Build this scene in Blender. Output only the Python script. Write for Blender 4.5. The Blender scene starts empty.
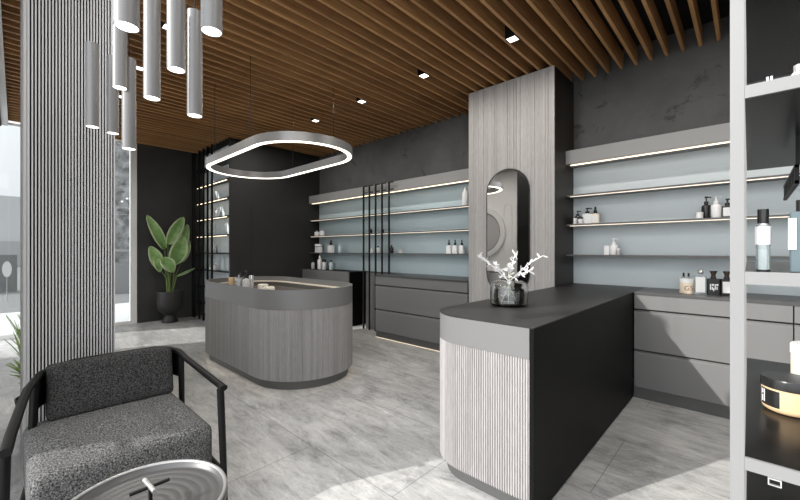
import bpy, bmesh, math, random
from mathutils import Vector, Matrix
random.seed(7)
C = bpy.context.scene.collection
PI = math.pi
F, EYE = 372.0, 1.3
_n = math.hypot(.729, .684); CY, SY = .729/_n, .684/_n      # camera yaw: forward = (-SY, CY)

def ray_x(px, Y):                      # x of a standing place at depth Y
    dx = (px-400)/F
    return (-SY+dx*CY)*Y/(CY+dx*SY)
def dist(px, Y):
    dx = (px-400)/F
    return Y/(CY+dx*SY)

# ------------------------------------------------------------------ materials
MATS = {}
def mat(name, col, rough=.5, metal=0., emis=None, estr=0., spec=.5, trans=0., ior=1.45):
    if name in MATS: return MATS[name]
    m = bpy.data.materials.new(name); m.use_nodes = True
    b = m.node_tree.nodes['Principled BSDF']
    b.inputs['Base Color'].default_value = (*col, 1)
    b.inputs['Roughness'].default_value = rough
    b.inputs['Metallic'].default_value = metal
    b.inputs['Specular IOR Level'].default_value = spec
    b.inputs['IOR'].default_value = ior
    b.inputs['Transmission Weight'].default_value = trans
    if emis:
        b.inputs['Emission Color'].default_value = (*emis, 1)
        b.inputs['Emission Strength'].default_value = estr
    MATS[name] = m
    return m
def nodes(m): return m.node_tree.nodes, m.node_tree.links, m.node_tree.nodes['Principled BSDF']
def coord(m, scale, rot=(0,0,0)):
    n, l, b = nodes(m)
    tc = n.new('ShaderNodeTexCoord'); mp = n.new('ShaderNodeMapping')
    mp.inputs['Scale'].default_value = scale; mp.inputs['Rotation'].default_value = rot
    l.new(tc.outputs['Object'], mp.inputs['Vector'])
    return mp.outputs['Vector']
def noise(m, vec, scale, detail=6, rough=.6, dist_=0.):
    n, l, b = nodes(m)
    t = n.new('ShaderNodeTexNoise')
    t.inputs['Scale'].default_value = scale; t.inputs['Detail'].default_value = detail
    t.inputs['Roughness'].default_value = rough; t.inputs['Distortion'].default_value = dist_
    l.new(vec, t.inputs['Vector'])
    return t.outputs['Fac']
def ramp(m, fac, stops, interp='LINEAR'):
    n, l, b = nodes(m)
    r = n.new('ShaderNodeValToRGB'); r.color_ramp.interpolation = interp
    e = r.color_ramp.elements
    while len(e) < len(stops): e.new(.5)
    for i, (p, c) in enumerate(stops):
        e[i].position = p; e[i].color = (*(c if len(c) == 3 else c), 1)
    l.new(fac, r.inputs['Fac'])
    return r.outputs['Color']
def mixc(m, fac, a, b_, mode='MIX'):
    n, l, b = nodes(m)
    x = n.new('ShaderNodeMix'); x.data_type = 'RGBA'; x.blend_type = mode
    if isinstance(fac, (int, float)): x.inputs['Factor'].default_value = fac
    else: l.new(fac, x.inputs['Factor'])
    for k, v in (('A', a), ('B', b_)):
        s = [i for i in x.inputs if i.name == k and i.type == 'RGBA'][0]
        if isinstance(v, tuple): s.default_value = (*v, 1)
        else: l.new(v, s)
    return [o for o in x.outputs if o.type == 'RGBA'][0]
def setcol(m, c): m.node_tree.links.new(c, m.node_tree.nodes['Principled BSDF'].inputs['Base Color'])
def bump(m, h, strength=.3, distance=.01):
    n, l, b = nodes(m)
    x = n.new('ShaderNodeBump'); x.inputs['Strength'].default_value = strength; x.inputs['Distance'].default_value = distance
    l.new(h, x.inputs['Height']); l.new(x.outputs['Normal'], b.inputs['Normal'])
g3 = lambda v: (v, v, v)

# floor: large grey marble tiles with drifting veins and fine joints
fl = mat('marble_tile', g3(.3), .32)
v = coord(fl, (1, 1, 1), (0, 0, .55))
n1 = noise(fl, coord(fl, (1, 2.2, 1), (0, 0, .5)), 1.1, 10, .62, .6)
n2 = noise(fl, coord(fl, (1, 3.2, 1), (0, 0, .42)), 3.4, 12, .72, .9)
c1 = ramp(fl, n1, [(.30, (.30, .30, .298)), (.50, (.415, .415, .411)), (.72, (.53, .53, .522))])
c2 = ramp(fl, n2, [(.30, g3(.16)), (.46, g3(.42)), (.60, g3(.56)), (.75, g3(.84))])
c = mixc(fl, .78, c1, c2, 'OVERLAY')
n3 = noise(fl, coord(fl, (1, 2.6, 1), (0, 0, .35)), .9, 8, .6, 1.6)
vein = ramp(fl, n3, [(.488, g3(0)), (.5, g3(1)), (.512, g3(0))])
c = mixc(fl, mixc(fl, .45, g3(0), vein, 'MIX'), c, (.56, .56, .55))
n4 = noise(fl, coord(fl, (1, 3.4, 1), (0, 0, .62)), 1.9, 10, .7, 2.0)
vein2 = ramp(fl, n4, [(.490, g3(0)), (.5, g3(.5)), (.510, g3(0))])
c = mixc(fl, vein2, c, (.12, .12, .12))
N_, L_, B_ = nodes(fl)
tc = N_.new('ShaderNodeTexCoord'); br = N_.new('ShaderNodeTexBrick'); mp = N_.new('ShaderNodeMapping')
mp.inputs['Location'].default_value = (.62, .1, 0)
L_.new(tc.outputs['Object'], mp.inputs['Vector']); L_.new(mp.outputs['Vector'], br.inputs['Vector'])
br.inputs['Scale'].default_value = 1; br.inputs['Brick Width'].default_value = 1.5; br.inputs['Row Height'].default_value = .75
br.inputs['Mortar Size'].default_value = .0022; br.inputs['Mortar Smooth'].default_value = .1
br.offset = .5
br.inputs['Color1'].default_value = (.97, .97, .97, 1); br.inputs['Color2'].default_value = (1, 1, 1, 1); br.inputs['Mortar'].default_value = (.45, .45, .45, 1)
c = mixc(fl, 1., c, br.outputs['Color'], 'MULTIPLY')
setcol(fl, c)

# dark plaster
def plaster(name, lo, hi, spots=True, rough=.75, sc1=1.3):
    m = mat(name, g3(lo), rough)
    a = noise(m, coord(m, (1, 1, 1)), sc1, 10, .6, .4)
    c = ramp(m, a, [(.3, g3(lo)), (.7, g3(hi))])
    if spots:
        s = noise(m, coord(m, (1, 1, 1)), 2.3, 13, .78, .8)
        f = ramp(m, s, [(.565, g3(0)), (.63, g3(.8))])
        c = mixc(m, f, c, g3(lo*.35))
    setcol(m, c); bump(m, a, .25, .01)
    return m
concrete = plaster('charcoal_plaster', .055, .105)
blackwall = plaster('black_plaster', .013, .022, False, .6)
greywall = plaster('dark_grey_plaster', .030, .045, False, .7)
white_plaster = plaster('white_plaster', .78, .86, False)

# grey streaked wood
def streak(name, stops, scale=26, rough=.5, z=.012):
    m = mat(name, g3(.2), rough)
    a = noise(m, coord(m, (1, 1, z)), scale, 4, .75)
    b = noise(m, coord(m, (1, 1, z*12)), scale*4, 4, .7)
    c = ramp(m, a, stops)
    c = mixc(m, .22, c, ramp(m, b, [(.3, g3(.25)), (.7, g3(.8))]), 'OVERLAY')
    setcol(m, c)
    return m
greywood = streak('grey_streaked_wood', [(.30, (.25, .24, .235)), (.5, (.32, .31, .303)), (.70, (.39, .378, .37))], 16)
fluted = streak('grey_fluted_wood', [(.28, (.175, .168, .165)), (.5, (.235, .227, .224)), (.72, (.30, .291, .288))], 22)
fluted_pale = streak('pale_fluted_wood', [(.28, (.27, .256, .253)), (.5, (.335, .32, .317)), (.72, (.41, .395, .392))], 22)
darkwood = streak('dark_brown_wood', [(.3, (.012, .0095, .008)), (.7, (.026, .020, .016))], 14)
# brown ceiling slats, grain along y
slatw = mat('brown_slat_wood', (.2, .1, .05), .55)
a = noise(slatw, coord(slatw, (6, .5, 6)), 5, 6, .65)
oi = nodes(slatw)[0].new('ShaderNodeObjectInfo')
c = ramp(slatw, a, [(.3, (.31, .165, .064)), (.55, (.43, .24, .102)), (.75, (.55, .335, .16))])
c = mixc(slatw, .45, c, ramp(slatw, oi.outputs['Random'], [(0, (.30, .24, .22)), (1, (.72, .68, .62))]), 'OVERLAY')
setcol(slatw, c)
deckm = mat('black_ceiling_deck', g3(.006), .8)

metal_grey = mat('satin_grey_lacquer', g3(.145), .42)
fascia_m = mat('light_grey_lacquer', g3(.25), .42)
worktop_m = mat('dark_grey_worktop', g3(.05), .38)
counter_top = mat('black_laminate_top', g3(.022), .45, spec=.35)
panel_black = mat('black_lacquer_panel', g3(.0035), .5, spec=.12)
black_metal = mat('black_metal', g3(.006), .45, spec=.3)
satin_black = mat('satin_black_paint', g3(.004), .42, spec=.25)
plinth_m = mat('dark_plinth', g3(.075), .5)
gap_m = mat('shadow_gap_black', g3(.006), .6)
lip_m = mat('pale_drawer_lip', g3(.24), .4)
teal = mat('blue_grey_glass_panel', (.57, .635, .655), .32)
teal2 = mat('teal_glass_panel', (.49, .60, .635), .3)
shelf_m = mat('grey_shelf_metal', g3(.12), .35)
shelf_lip = mat('pale_shelf_edge', (.11, .108, .105), .4)
led = mat('warm_led', (1, .9, .75), .5, emis=(1, .83, .60), estr=1.6)
led_dim = mat('dim_shelf_led', (1, .9, .8), .5, emis=(1, .85, .66), estr=.5)
led_floor = mat('warm_plinth_led', (1, .9, .75), .5, emis=(1, .82, .52), estr=.28)
lampw = mat('lamp_diffuser', (1, 1, 1), .5, emis=(1, .97, .92), estr=3)
ringw = mat('ring_diffuser', (1, 1, 1), .5, emis=(1, .92, .78), estr=2.2)
pend_m = mat('grey_pendant_metal', g3(.16), .42, .3)
ring_m = mat('silver_ring_metal', g3(.22), .36, .4)
white_frame = mat('white_window_frame', g3(.7), .4)
rack_m = mat('pale_grey_rack_metal', g3(.18), .4)
rack_board = mat('dark_glossy_shelf', g3(.006), .25, spec=.2)
white_gl = mat('white_ceramic', g3(.82), .35)
label_m = mat('paper_white', g3(.80), .6)
black_gl = mat('black_plastic', g3(.012), .25)
amber = mat('dark_brown_glass', (.025, .014, .009), .15)
tan = mat('tan_cream', (.66, .46, .26), .45)
cream = mat('cream_plastic', (.80, .70, .56), .45)
clear_b = mat('clear_bottle_glass', (.70, .78, .80), .08, trans=.75)
silver = mat('brushed_silver', g3(.62), .3, .8)
brown_ink = mat('brown_print', (.22, .09, .035), .6)
black_ink = mat('black_print', g3(.02), .6)
cloth_m = mat('cream_towel', (.78, .72, .62), .9)
grey_b = mat('pale_grey_bottle', g3(.52), .4)
bronze_dark = mat('dark_grey_frame', g3(.03), .35, .3)
bronze = mat('bronze_cap', (.045, .028, .02), .35, .3)
soil_m = mat('dark_soil', (.02, .015, .01), .95)
pot_m = mat('matt_black_pot', g3(.018), .55)
stem_m = mat('green_stem', (.12, .17, .045), .55)
twig_m = mat('white_twig', g3(.78), .7)
mirror_m = mat('mirror_silver', g3(.95), .02, 1.)
white_p = mat('white_gloss_paint', g3(.75), .3)
ledge_m = mat('cream_ledge', (.74, .66, .55), .4)
basin_m = mat('dark_taupe_worktop', (.085, .075, .066), .35)
rim_m = mat('tray_rim_metal', g3(.30), .35, .6)
tray_m = mat('grey_tray_metal', g3(.075), .38, .3)

leafm = mat('banana_leaf', (.1, .2, .06), .38)
a = noise(leafm, coord(leafm, (1, 1, 1)), 6, 5, .6)
setcol(leafm, ramp(leafm, a, [(.3, (.09, .20, .055)), (.55, (.19, .34, .11)), (.75, (.36, .50, .23))]))
leafe = mat('pale_leaf_edge', (.42, .52, .30), .45)
grassm = mat('blade_leaf', (.36, .52, .16), .5)

# tweed
def tweed(name, lo, hi):
    m = mat(name, g3(lo), .95, spec=.15)
    a = noise(m, coord(m, (1, 1, 1)), 150, 3, .8)
    setcol(m, ramp(m, a, [(.38, g3(lo)), (.52, g3((lo+hi)*.42)), (.68, g3(hi))]))
    bump(m, a, .8, .006)
    return m
tweed_seat = tweed('charcoal_tweed_lit', .010, .27)  # seat tweed lightened, the light on its top is in the colour
tweed_back = tweed('charcoal_tweed_dark', .005, .10)  # same tweed in a darker tone

def glass_mat(name, tint, refl=.9):
    m = bpy.data.materials.new(name); m.use_nodes = True
    n, l = m.node_tree.nodes, m.node_tree.links
    n.remove(n['Principled BSDF'])
    t = n.new('ShaderNodeBsdfTransparent'); t.inputs['Color'].default_value = (*tint, 1)
    g = n.new('ShaderNodeBsdfGlossy'); g.inputs['Roughness'].default_value = .01
    lw = n.new('ShaderNodeFresnel'); lw.inputs['IOR'].default_value = 1.45
    mx = n.new('ShaderNodeMixShader')
    l.new(lw.outputs['Fac'], mx.inputs['Fac']); l.new(t.outputs['BSDF'], mx.inputs[1]); l.new(g.outputs['BSDF'], mx.inputs[2])
    l.new(mx.outputs['Shader'], n['Material Output'].inputs['Surface'])
    MATS[name] = m
    return m
pane_m = glass_mat('window_glass', (.93, .95, .95))
vase_m = mat('clear_vase_glass', (.97, .98, .98), .0, trans=1., ior=1.42)
water_m = glass_mat('vase_water', (.97, .98, .98))

# ------------------------------------------------------------------ mesh helpers
def obj(name, bm, m, parent=None, smooth=False, bevel=0., seg=2, sub=0, loc=None):
    bmesh.ops.recalc_face_normals(bm, faces=bm.faces[:])
    me = bpy.data.meshes.new(name); bm.to_mesh(me); bm.free()
    o = bpy.data.objects.new(name, me); C.objects.link(o)
    for x in (m if isinstance(m, (list, tuple)) else [m]): me.materials.append(x)
    if parent: o.parent = parent
    if loc: o.location = loc
    if smooth:
        for p in me.polygons: p.use_smooth = True
        if smooth != 'all':
            try: me.set_sharp_from_angle(angle=.7)
            except Exception: pass
    if bevel:
        b = o.modifiers.new('bevel', 'BEVEL'); b.width = bevel; b.segments = seg; b.limit_method = 'ANGLE'; b.angle_limit = .6
    if sub:
        s = o.modifiers.new('sub', 'SUBSURF'); s.levels = sub; s.render_levels = sub
    return o
def thing(name, label, cat, loc=(0,0,0), rz=0., group=None):
    o = bpy.data.objects.new(name, None); C.objects.link(o); o.empty_display_size = .1
    o.location = loc; o.rotation_euler = (0, 0, rz)
    o['label'] = label; o['category'] = cat
    if group: o['group'] = group
    return o
def tag(o, label, cat, group=None):
    o['label'] = label; o['category'] = cat
    if group: o['group'] = group
    return o
def struct(o, label=None, cat=None):
    o['kind'] = 'structure'
    if label: o['label'] = label
    if cat: o['category'] = cat
    return o
def box(x0, x1, y0, y1, z0, z1, bm=None):
    bm = bm or bmesh.new()
    vs = [bm.verts.new(p) for p in ((x0,y0,z0),(x1,y0,z0),(x1,y1,z0),(x0,y1,z0),(x0,y0,z1),(x1,y0,z1),(x1,y1,z1),(x0,y1,z1))]
    for f in ((3,2,1,0),(4,5,6,7),(0,1,5,4),(1,2,6,5),(2,3,7,6),(3,0,4,7)): bm.faces.new([vs[i] for i in f])
    return bm
def lathe(prof, n=32, bm=None, o=(0,0,0)):          # prof: list of (r, z); closed solid when ends at r=0
    bm = bm or bmesh.new(); rings = []
    for r, z in prof:
        if r < 1e-6: rings.append([bm.verts.new((o[0], o[1], o[2]+z))])
        else: rings.append([bm.verts.new((o[0]+r*math.cos(2*PI*i/n), o[1]+r*math.sin(2*PI*i/n), o[2]+z)) for i in range(n)])
    for a, b in zip(rings, rings[1:]):
        for i in range(n):
            j = (i+1) % n
            if len(a) == 1 and len(b) == 1: continue
            if len(a) == 1: bm.faces.new((a[0], b[i], b[j]))
            elif len(b) == 1: bm.faces.new((a[i], a[j], b[0]))
            else: bm.faces.new((a[i], a[j], b[j], b[i]))
    return bm
def cyl(r, z0, z1, n=24, bm=None, o=(0,0,0)): return lathe([(0,z0),(r,z0),(r,z1),(0,z1)], n, bm, o)
def tube(pts, r, n=10, bm=None, flat=None):         # r: number or list; flat: (sx, sy) cross-section scale (sy along world up)
    bm = bm or bmesh.new(); P = [Vector(p) for p in pts]; rings = []
    for i, p in enumerate(P):
        t = (P[min(i+1, len(P)-1)]-P[max(i-1, 0)]).normalized()
        up = Vector((0,0,1)) if abs(t.z) < .95 else Vector((1,0,0))
        u = t.cross(up).normalized(); w = u.cross(t).normalized()
        rr = r[i] if isinstance(r, (list, tuple)) else r
        sx, sy = flat or (1, 1)
        rings.append([bm.verts.new(p+u*rr*sx*math.cos(2*PI*k/n)+w*rr*sy*math.sin(2*PI*k/n)) for k in range(n)])
    for a, b in zip(rings, rings[1:]):
        for k in range(n): bm.faces.new((a[k], a[(k+1)%n], b[(k+1)%n], b[k]))
    bm.faces.new(rings[0][::-1]); bm.faces.new(rings[-1])
    return bm
def prism(poly, z0, z1, bm=None):
    bm = bm or bmesh.new()
    a = [bm.verts.new((x, y, z0)) for x, y in poly]; b = [bm.verts.new((x, y, z1)) for x, y in poly]
    k = len(poly)
    bm.faces.new(a[::-1]); bm.faces.new(b)
    for i in range(k): bm.faces.new((a[i], a[(i+1)%k], b[(i+1)%k], b[i]))
    return bm
def ringwall(outer, inner, z0, z1, bm=None):        # closed band between two outlines of equal length
    bm = bm or bmesh.new(); k = len(outer)
    A = [[bm.verts.new((x, y, z)) for x, y in P] for P, z in ((outer,z0),(outer,z1),(inner,z1),(inner,z0))]
    for i in range(k):
        j = (i+1) % k
        for q in range(4): bm.faces.new((A[q][i], A[q][j], A[(q+1)%4][j], A[(q+1)%4][i]))
    return bm
def stadium(x0, x1, y, R, N=28):
    P = [(x1+R*math.cos(-PI/2+PI*i/N), y+R*math.sin(-PI/2+PI*i/N)) for i in range(N+1)]
    return P+[(x0+R*math.cos(PI/2+PI*i/N), y+R*math.sin(PI/2+PI*i/N)) for i in range(N+1)]
def resample(P, step, closed=True):
    P = [Vector(p) for p in P]; Q = P+[P[0]] if closed else P
    L = [0.]
    for a, b in zip(Q, Q[1:]): L.append(L[-1]+(b-a).length)
    n = max(4, int(L[-1]/step)); out = []; k = 0
    for i in range(n if closed else n+1):
        s = L[-1]*i/n
        while k < len(L)-2 and L[k+1] < s: k += 1
        d = L[k+1]-L[k]; f = (s-L[k])/d if d > 1e-9 else 0
        p = Q[k].lerp(Q[k+1], f); t = (Q[k+1]-Q[k]).normalized()
        out.append((p, Vector((t.y, -t.x))))
    return out
def ribbed(path, pitch, depth, thick, z0, z1, closed, bm=None):   # a skin of vertical ribs following a plan outline (outline counter-clockwise)
    bm = bm or bmesh.new(); S = resample(path, pitch/4, closed); n = len(S); O = []; I = []
    for i, (p, nn) in enumerate(S):
        d = (0, 0, -depth, -depth)[i % 4]
        q = p+nn*d; O.append((q.x, q.y)); w = p-nn*thick; I.append((w.x, w.y))
    if closed: return ringwall(O, I, z0, z1, bm)
    return prism(O+I[::-1], z0, z1, bm)
def text_mesh(name, body, size, m, parent, loc, rot, extrude=.0004):
    cu = bpy.data.curves.new(name, 'FONT'); cu.body = body; cu.size = size; cu.extrude = extrude
    cu.align_x = 'CENTER'; cu.align_y = 'CENTER'
    t = bpy.data.objects.new(name+'_tmp', cu); C.objects.link(t)
    dg = bpy.context.evaluated_depsgraph_get(); me = bpy.data.meshes.new_from_object(t.evaluated_get(dg))
    bpy.data.objects.remove(t)
    o = bpy.data.objects.new(name, me); C.objects.link(o); me.materials.clear(); me.materials.append(m)
    o.parent = parent; o.location = loc; o.rotation_euler = rot
    return o

# ------------------------------------------------------------------ setting
XL, XR, YB, YF = -7.93, 2.2, 4.39, -.35
ZC, ZD = 3.17, 3.37
struct(obj('floor', box(XL, XR, YF-.1, YB+.1, -.1, 0), fl))
struct(obj('wall_back', box(-6.36, XR, YB, YB+.1, 0, ZD), concrete))
struct(obj('wall_right', box(XR, XR+.1, YF-.1, YB+.1, 0, ZD), greywall))
struct(obj('wall_left', box(XL-.12, XL, 1.62, 2.74, 0, ZD), greywall))
# the black block at the far left: recessed face behind the shelves, jamb, long black side
struct(obj('wall_left_block', box(XL-.12, -6.36, 2.74, YB+.1, 0, ZD), blackwall))
struct(obj('wall_left_jamb', box(-6.40, -6.36, 2.60, 2.74, 0, ZD), blackwall))
d = bmesh.new(); box(-6.358, -6.350, 2.98, 3.62, .02, 2.12, d)
struct(obj('door_1', d, blackwall, bevel=.003))
# street side
fw = bmesh.new(); box(-6.70, -2.49, YF-.12, YF, 0, ZD, fw)
struct(obj('wall_front', fw, white_plaster))
struct(obj('trim_2', box(XL, -6.705, YF-.12, YF, 3.10, ZD), white_plaster))
struct(obj('trim_1', prism([(XL, .048), (-2.62, -.037), (-2.62, -.085), (XL, -.02)], 3.12, 3.169), white_frame))
struct(obj('trim_5', prism([(XL, -.021), (-2.62, -.086), (-2.62, -.15), (XL, -.09)], 3.10, 3.169), black_metal))
# arched mouldings on the white front wall (seen in the pillar mirror)
for k, xc in enumerate((-4.05, -3.75)):
    P = [(xc+.10*math.cos(t), 2.25+.10*math.sin(t)) for t in [PI*i/16 for i in range(17)]]
    bm = tube([(xc+.10, YF+.006, 1.2)]+[(x, YF+.006, z) for x, z in P]+[(xc-.10, YF+.006, 1.2)], .006, 6)
    struct(obj('trim_%d' % (3+k), bm, white_frame))
# left glazing
wn = bmesh.new()
box(XL-.09, XL+.01, 1.53, 1.62, 0, ZC, wn); box(XL-.09, XL+.01, YF, 1.53, 0, .05, wn); box(XL-.09, XL+.01, YF, 1.53, 3.155, ZC, wn)
box(XL-.09, XL+.01, .60, .65, .05, 3.155, wn)
w1 = struct(obj('window_1', wn, white_frame))
obj('pane', box(XL-.05, XL-.04, YF, 1.53, .05, 3.155), pane_m, w1)
# ceiling
ce = struct(thing('ceiling', 'ceiling of brown wooden slats under a black deck', 'ceiling'))
obj('deck', prism([(XL, YF-.1), (-2.62, YF-.1), (-2.62, .30), (XR, .30), (XR, YB+.1), (XL, YB+.1)], ZD, ZD+.08), deckm, ce)
PITCH = .1265; slats = []
k = -53
while True:
    x = -1.0823+PITCH*k; k += 1
    if x < XL+.03: continue
    if x > XR-.03: break
    y1 = 2.58 if x < -6.3 else YB-.012
    if x < -6.40: y1 = 2.58
    slats.append((x, y1))
kinds = {}
for x, y1 in slats:
    y0 = YF+.01 if x < -2.62 else .30                    # unseen ceiling gap right of the fluted pillar, added to let the sun in
    if (y0, y1) not in kinds:
        o = kinds[(y0, y1)] = obj('slat', box(-.013, .013, y0, y1, ZC, ZC+.16), slatw, ce)
    else:
        o = kinds[(y0, y1)].copy(); C.objects.link(o); o.parent = ce
    o.location = (x, 0, 0)

# ------------------------------------------------------------------ pillars
bm = box(-2.448, -1.437, 3.83, YB, 0, ZC)
struct(obj('wall_pillar', bm, darkwood))
S = []
bm = bmesh.new(); x = -2.448; r_ = random.Random(3)
while x < -1.437-.002:                                   # cladding boards of uneven width with fine grooves
    w = min(r_.choice((.045, .07, .11, .16, .03)), -1.437-x)
    box(x, x+w-(.0025 if x+w < -1.4371 else 0), 3.812, 3.83, 0, ZC, bm); x += w
struct(obj('wall_pillar_cladding', bm, greywood))
fcore = obj('wall_fluted_pillar', box(-3.43, -2.926, .095, .481, 0, ZC), black_metal); struct(fcore)
flute_m = mat('silver_flute', g3(.42), .6)
bm = bmesh.new()
n = 29; p0, p1 = .074, .482
for i in range(n):
    y = p0+(p1-p0)*(i+.5)/n
    box(-2.926, -2.898, y-.0033, y+.0033, 0, ZC, bm)
n2 = 38
for i in range(n2):
    x = -3.43+(.53)*(i+.5)/n2
    box(x-.0036, x+.0036, .074, .095, 0, ZC, bm)
obj('fluting', bm, flute_m, fcore)

# ------------------------------------------------------------------ wall shelving, back wall
ZS = [.93, 1.25, 1.577, 1.89]        # worktop and three shelf tops
def wall_shelving(name, label, x0, x1, panel, group=None):
    t = thing(name, label, 'shelving', (x0, YB, 0)); X = x1-x0
    obj('back_panel', box(0, X, -.012, 0, .93, 2.215), panel, t)
    obj('fascia', box(0, X, -.255, 0, 2.215, 2.362), fascia_m, t, bevel=.002)
    s = obj('led_strip', box(.04, X-.01, -.215, -.200, 2.205, 2.214), led, t)
    for z in ZS[1:]:
        sh = obj('shelf', box(0, X, -.235, -.012, z-.016, z), shelf_m, t)
        obj('shelf_edge', box(0, X, -.239, -.235, z-.014, z-.001), shelf_lip, sh)
        if z > 1.3: obj('led_strip', box(.04, X-.01, -.234, -.222, z-.024, z-.0162), led_dim, sh)
    return t
ls = wall_shelving('wall_shelving', 'back-wall shelves with teal panel left of the wooden pillar', -6.35, -2.459, teal2)
rs = wall_shelving('wall_shelving', 'back-wall shelves with pale blue-grey panel right of the wooden pillar', -1.441, XR-.01, teal)

# black rods in front of the left shelving
for i, (px, z0) in enumerate(((363.6, .0), (369.4, .0), (375.6, .0), (382, .0), (389, .932))):
    x = ray_x(px, 4.07); t = thing('display_rod', ['leftmost of the five black rods before the teal shelves', 'second from left of the five black rods before the teal shelves',
        'middle one of the five black rods before the teal shelves', 'second from right of the five black rods before the teal shelves', 'rightmost of the five black rods before the teal shelves'][i], 'rod', (x, 4.07, z0), 0, 'black rods of the left wall shelving')
    obj('rod', box(-.011, .011, -.011, .011, 0, 2.352-z0), black_metal, t)
    b_ = bmesh.new()
    box(.011, .090, -.008, .008, 2.335-z0, 2.352-z0, b_); obj('bracket', b_, black_metal, t)
    b_ = box(.011, .090, -.008, .008, 2.225-z0, 2.243-z0); obj('bracket', b_, black_metal, t)

# ------------------------------------------------------------------ base cabinets and worktops
def drawers(t, X, y0):
    for z0, z1 in ((.786, .905), (.430, .756), (.102, .400)):
        dr = obj('drawer', box(.002, X-.002, y0, y0+.02, z0, z1), metal_grey, t, bevel=.0015)
        if z1 < .9:
            lp = bmesh.new(); q = [lp.verts.new(p_) for x_ in (.002, X-.002) for p_ in ((x_, y0+.001, z1+.0002), (x_, y0+.0205, z1+.0002), (x_, y0+.0205, z1+.016))]
            for f_ in ((0,1,2),(5,4,3),(0,3,4,1),(1,4,5,2),(2,5,3,0)): lp.faces.new([q[i_] for i_ in f_])
            obj('drawer_lip', lp, metal_grey, dr)
def base_cabinet(label, x0, x1, y0, group=None):
    t = thing('base_cabinet', label, 'cabinet', (x0, y0, 0), 0, group); X = x1-x0
    obj('carcass', box(0, X, .021, YB-y0-.002, .10, .905), gap_m, t)
    drawers(t, X, 0)
    obj('plinth', box(.0, X, .015, .10, .0, .0995), plinth_m, t)
    return t
CB = 3.80
cab_l = base_cabinet('grey drawer cabinet between the wooden pillar and the black rods', -4.07, -2.46, CB)
obj('plinth_light', box(.0, 1.61, .004, .0145, .001, .008), led_floor, cab_l)
tag(obj('worktop', box(-4.072, -2.46, CB-.003, YB-.013, .906, .93), worktop_m, bevel=.001), 'dark grey worktop left of the wooden pillar', 'worktop')
base_cabinet('grey drawer cabinet behind the pale rack post, adjoining the reception counter', -.740, .228, CB)
base_cabinet('grey drawer cabinet at right edge, seen through the rack', .231, 1.206, CB)
base_cabinet('grey drawer cabinet in the back right corner', 1.209, 2.185, CB)
tag(obj('worktop', box(-.740, 2.185, CB-.003, YB-.013, .906, .93), worktop_m, bevel=.001), 'dark grey worktop along the right wall under blue-grey panel', 'worktop')
# console at far left and filler panel behind the rods
t = thing('console_cabinet', 'dark console with black side, in the far corner behind the island', 'cabinet', (-6.34, 4.0, 0))
obj('body', box(0, 1.41, 0, .37, 0, .925), panel_black, t)
obj('front_panel', box(0, 1.415, -.02, 0, .07, .93), metal_grey, t, bevel=.002)
tag(obj('filler_panel', box(-4.64, -4.10, 4.12, 4.14, .0, .925), metal_grey), 'grey upright panel between the console and the drawer cabinet', 'panel')

# ------------------------------------------------------------------ reception counter
CX0, CX1, CY0, CY1, R = -1.434, -.744, 1.72, 4.37, .27
def arc(cx, cy, r, a0, a1, n=20): return [(cx+r*math.cos(a0+(a1-a0)*i/n), cy+r*math.sin(a0+(a1-a0)*i/n)) for i in range(n+1)]
def rc_outline(ins=0., y1=CY1, front=0.):
    return [(CX1-ins, CY0+ins+front), (CX1-ins, y1), (CX0+ins, y1)]+arc(CX0+R, CY0+R, R-ins, PI, 1.5*PI)
rc = thing('reception_counter', 'dark L-shaped counter with rounded end, pale fluted cladding and black side', 'counter', (0, 0, 0))
obj('plinth', prism(rc_outline(.045, 3.79), 0, .082), plinth_m, rc)
obj('countertop', prism(rc_outline(0), .924, .93), counter_top, rc)
pth = [(CX0, 3.79), (CX0, CY0+R)]+arc(CX0+R, CY0+R, R, PI, 1.5*PI)[1:]+[(CX1-.022, CY0)]
obj('fascia_band', prism(pth+[(CX1-.022, 3.79)], .776, .9235), metal_grey, rc, smooth=True)
obj('fluted_cladding', ribbed(pth, .0135, .008, .020, .083, .7755, False), fluted_pale, rc)
obj('core', prism(rc_outline(.030, 3.79), .083, .775), gap_m, rc)
obj('side_panel', box(CX1-.021, CX1, CY0-.003, 3.79, .012, .9238), panel_black, rc)

# ------------------------------------------------------------------ island counter
IX0, IX1, IY, IR = -4.60, -3.46, 2.165, .533
ic = thing('island_counter', 'free-standing rounded grey island counter with recessed top under the ring lamp', 'counter', (0, 0, 0))
def st(i): return stadium(IX0, IX1, IY, IR-i)
obj('plinth', prism(st(.045), .0, .10), plinth_m, ic, smooth=True)
obj('plinth_light', ringwall(st(.020), st(.040), .093, .0992), led, ic)
obj('fluted_cladding', ribbed(st(0), .0135, .004, .016, .088, .745, True), fluted, ic)
obj('core', prism(st(.02), .10, .80), gap_m, ic)
obj('rim_band', ringwall(st(0), st(.03), .7455, .93), metal_grey, ic, smooth=True)
obj('ledge', ringwall(st(.031), st(.10), .862, .872), ledge_m, ic)
obj('inner_skirt', ringwall(st(.09), st(.105), .80, .862), basin_m, ic)
obj('work_surface', prism(st(.106), .80, .812), basin_m, ic)

# ring lamp
rl = thing('ring_lamp', 'slim silver oval ring lamp hanging above the island counter', 'lamp', (0, 0, 0))
obj('housing', ringwall(st(0), st(.06), 2.308, 2.392), ring_m, rl, smooth=True)
obj('diffuser', ringwall(st(.009), st(.051), 2.302, 2.3078), ringw, rl, smooth=True)
for x, y in ((IX1-.12, IY-IR+.03), (IX0+.12, IY-IR+.03), (IX1-.12, IY+IR-.03), (IX0+.12, IY+IR-.03)):
    obj('cable', cyl(.0028, 2.392, ZC+.15, 6, None, (x, y, 0)), black_metal, rl)

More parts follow.
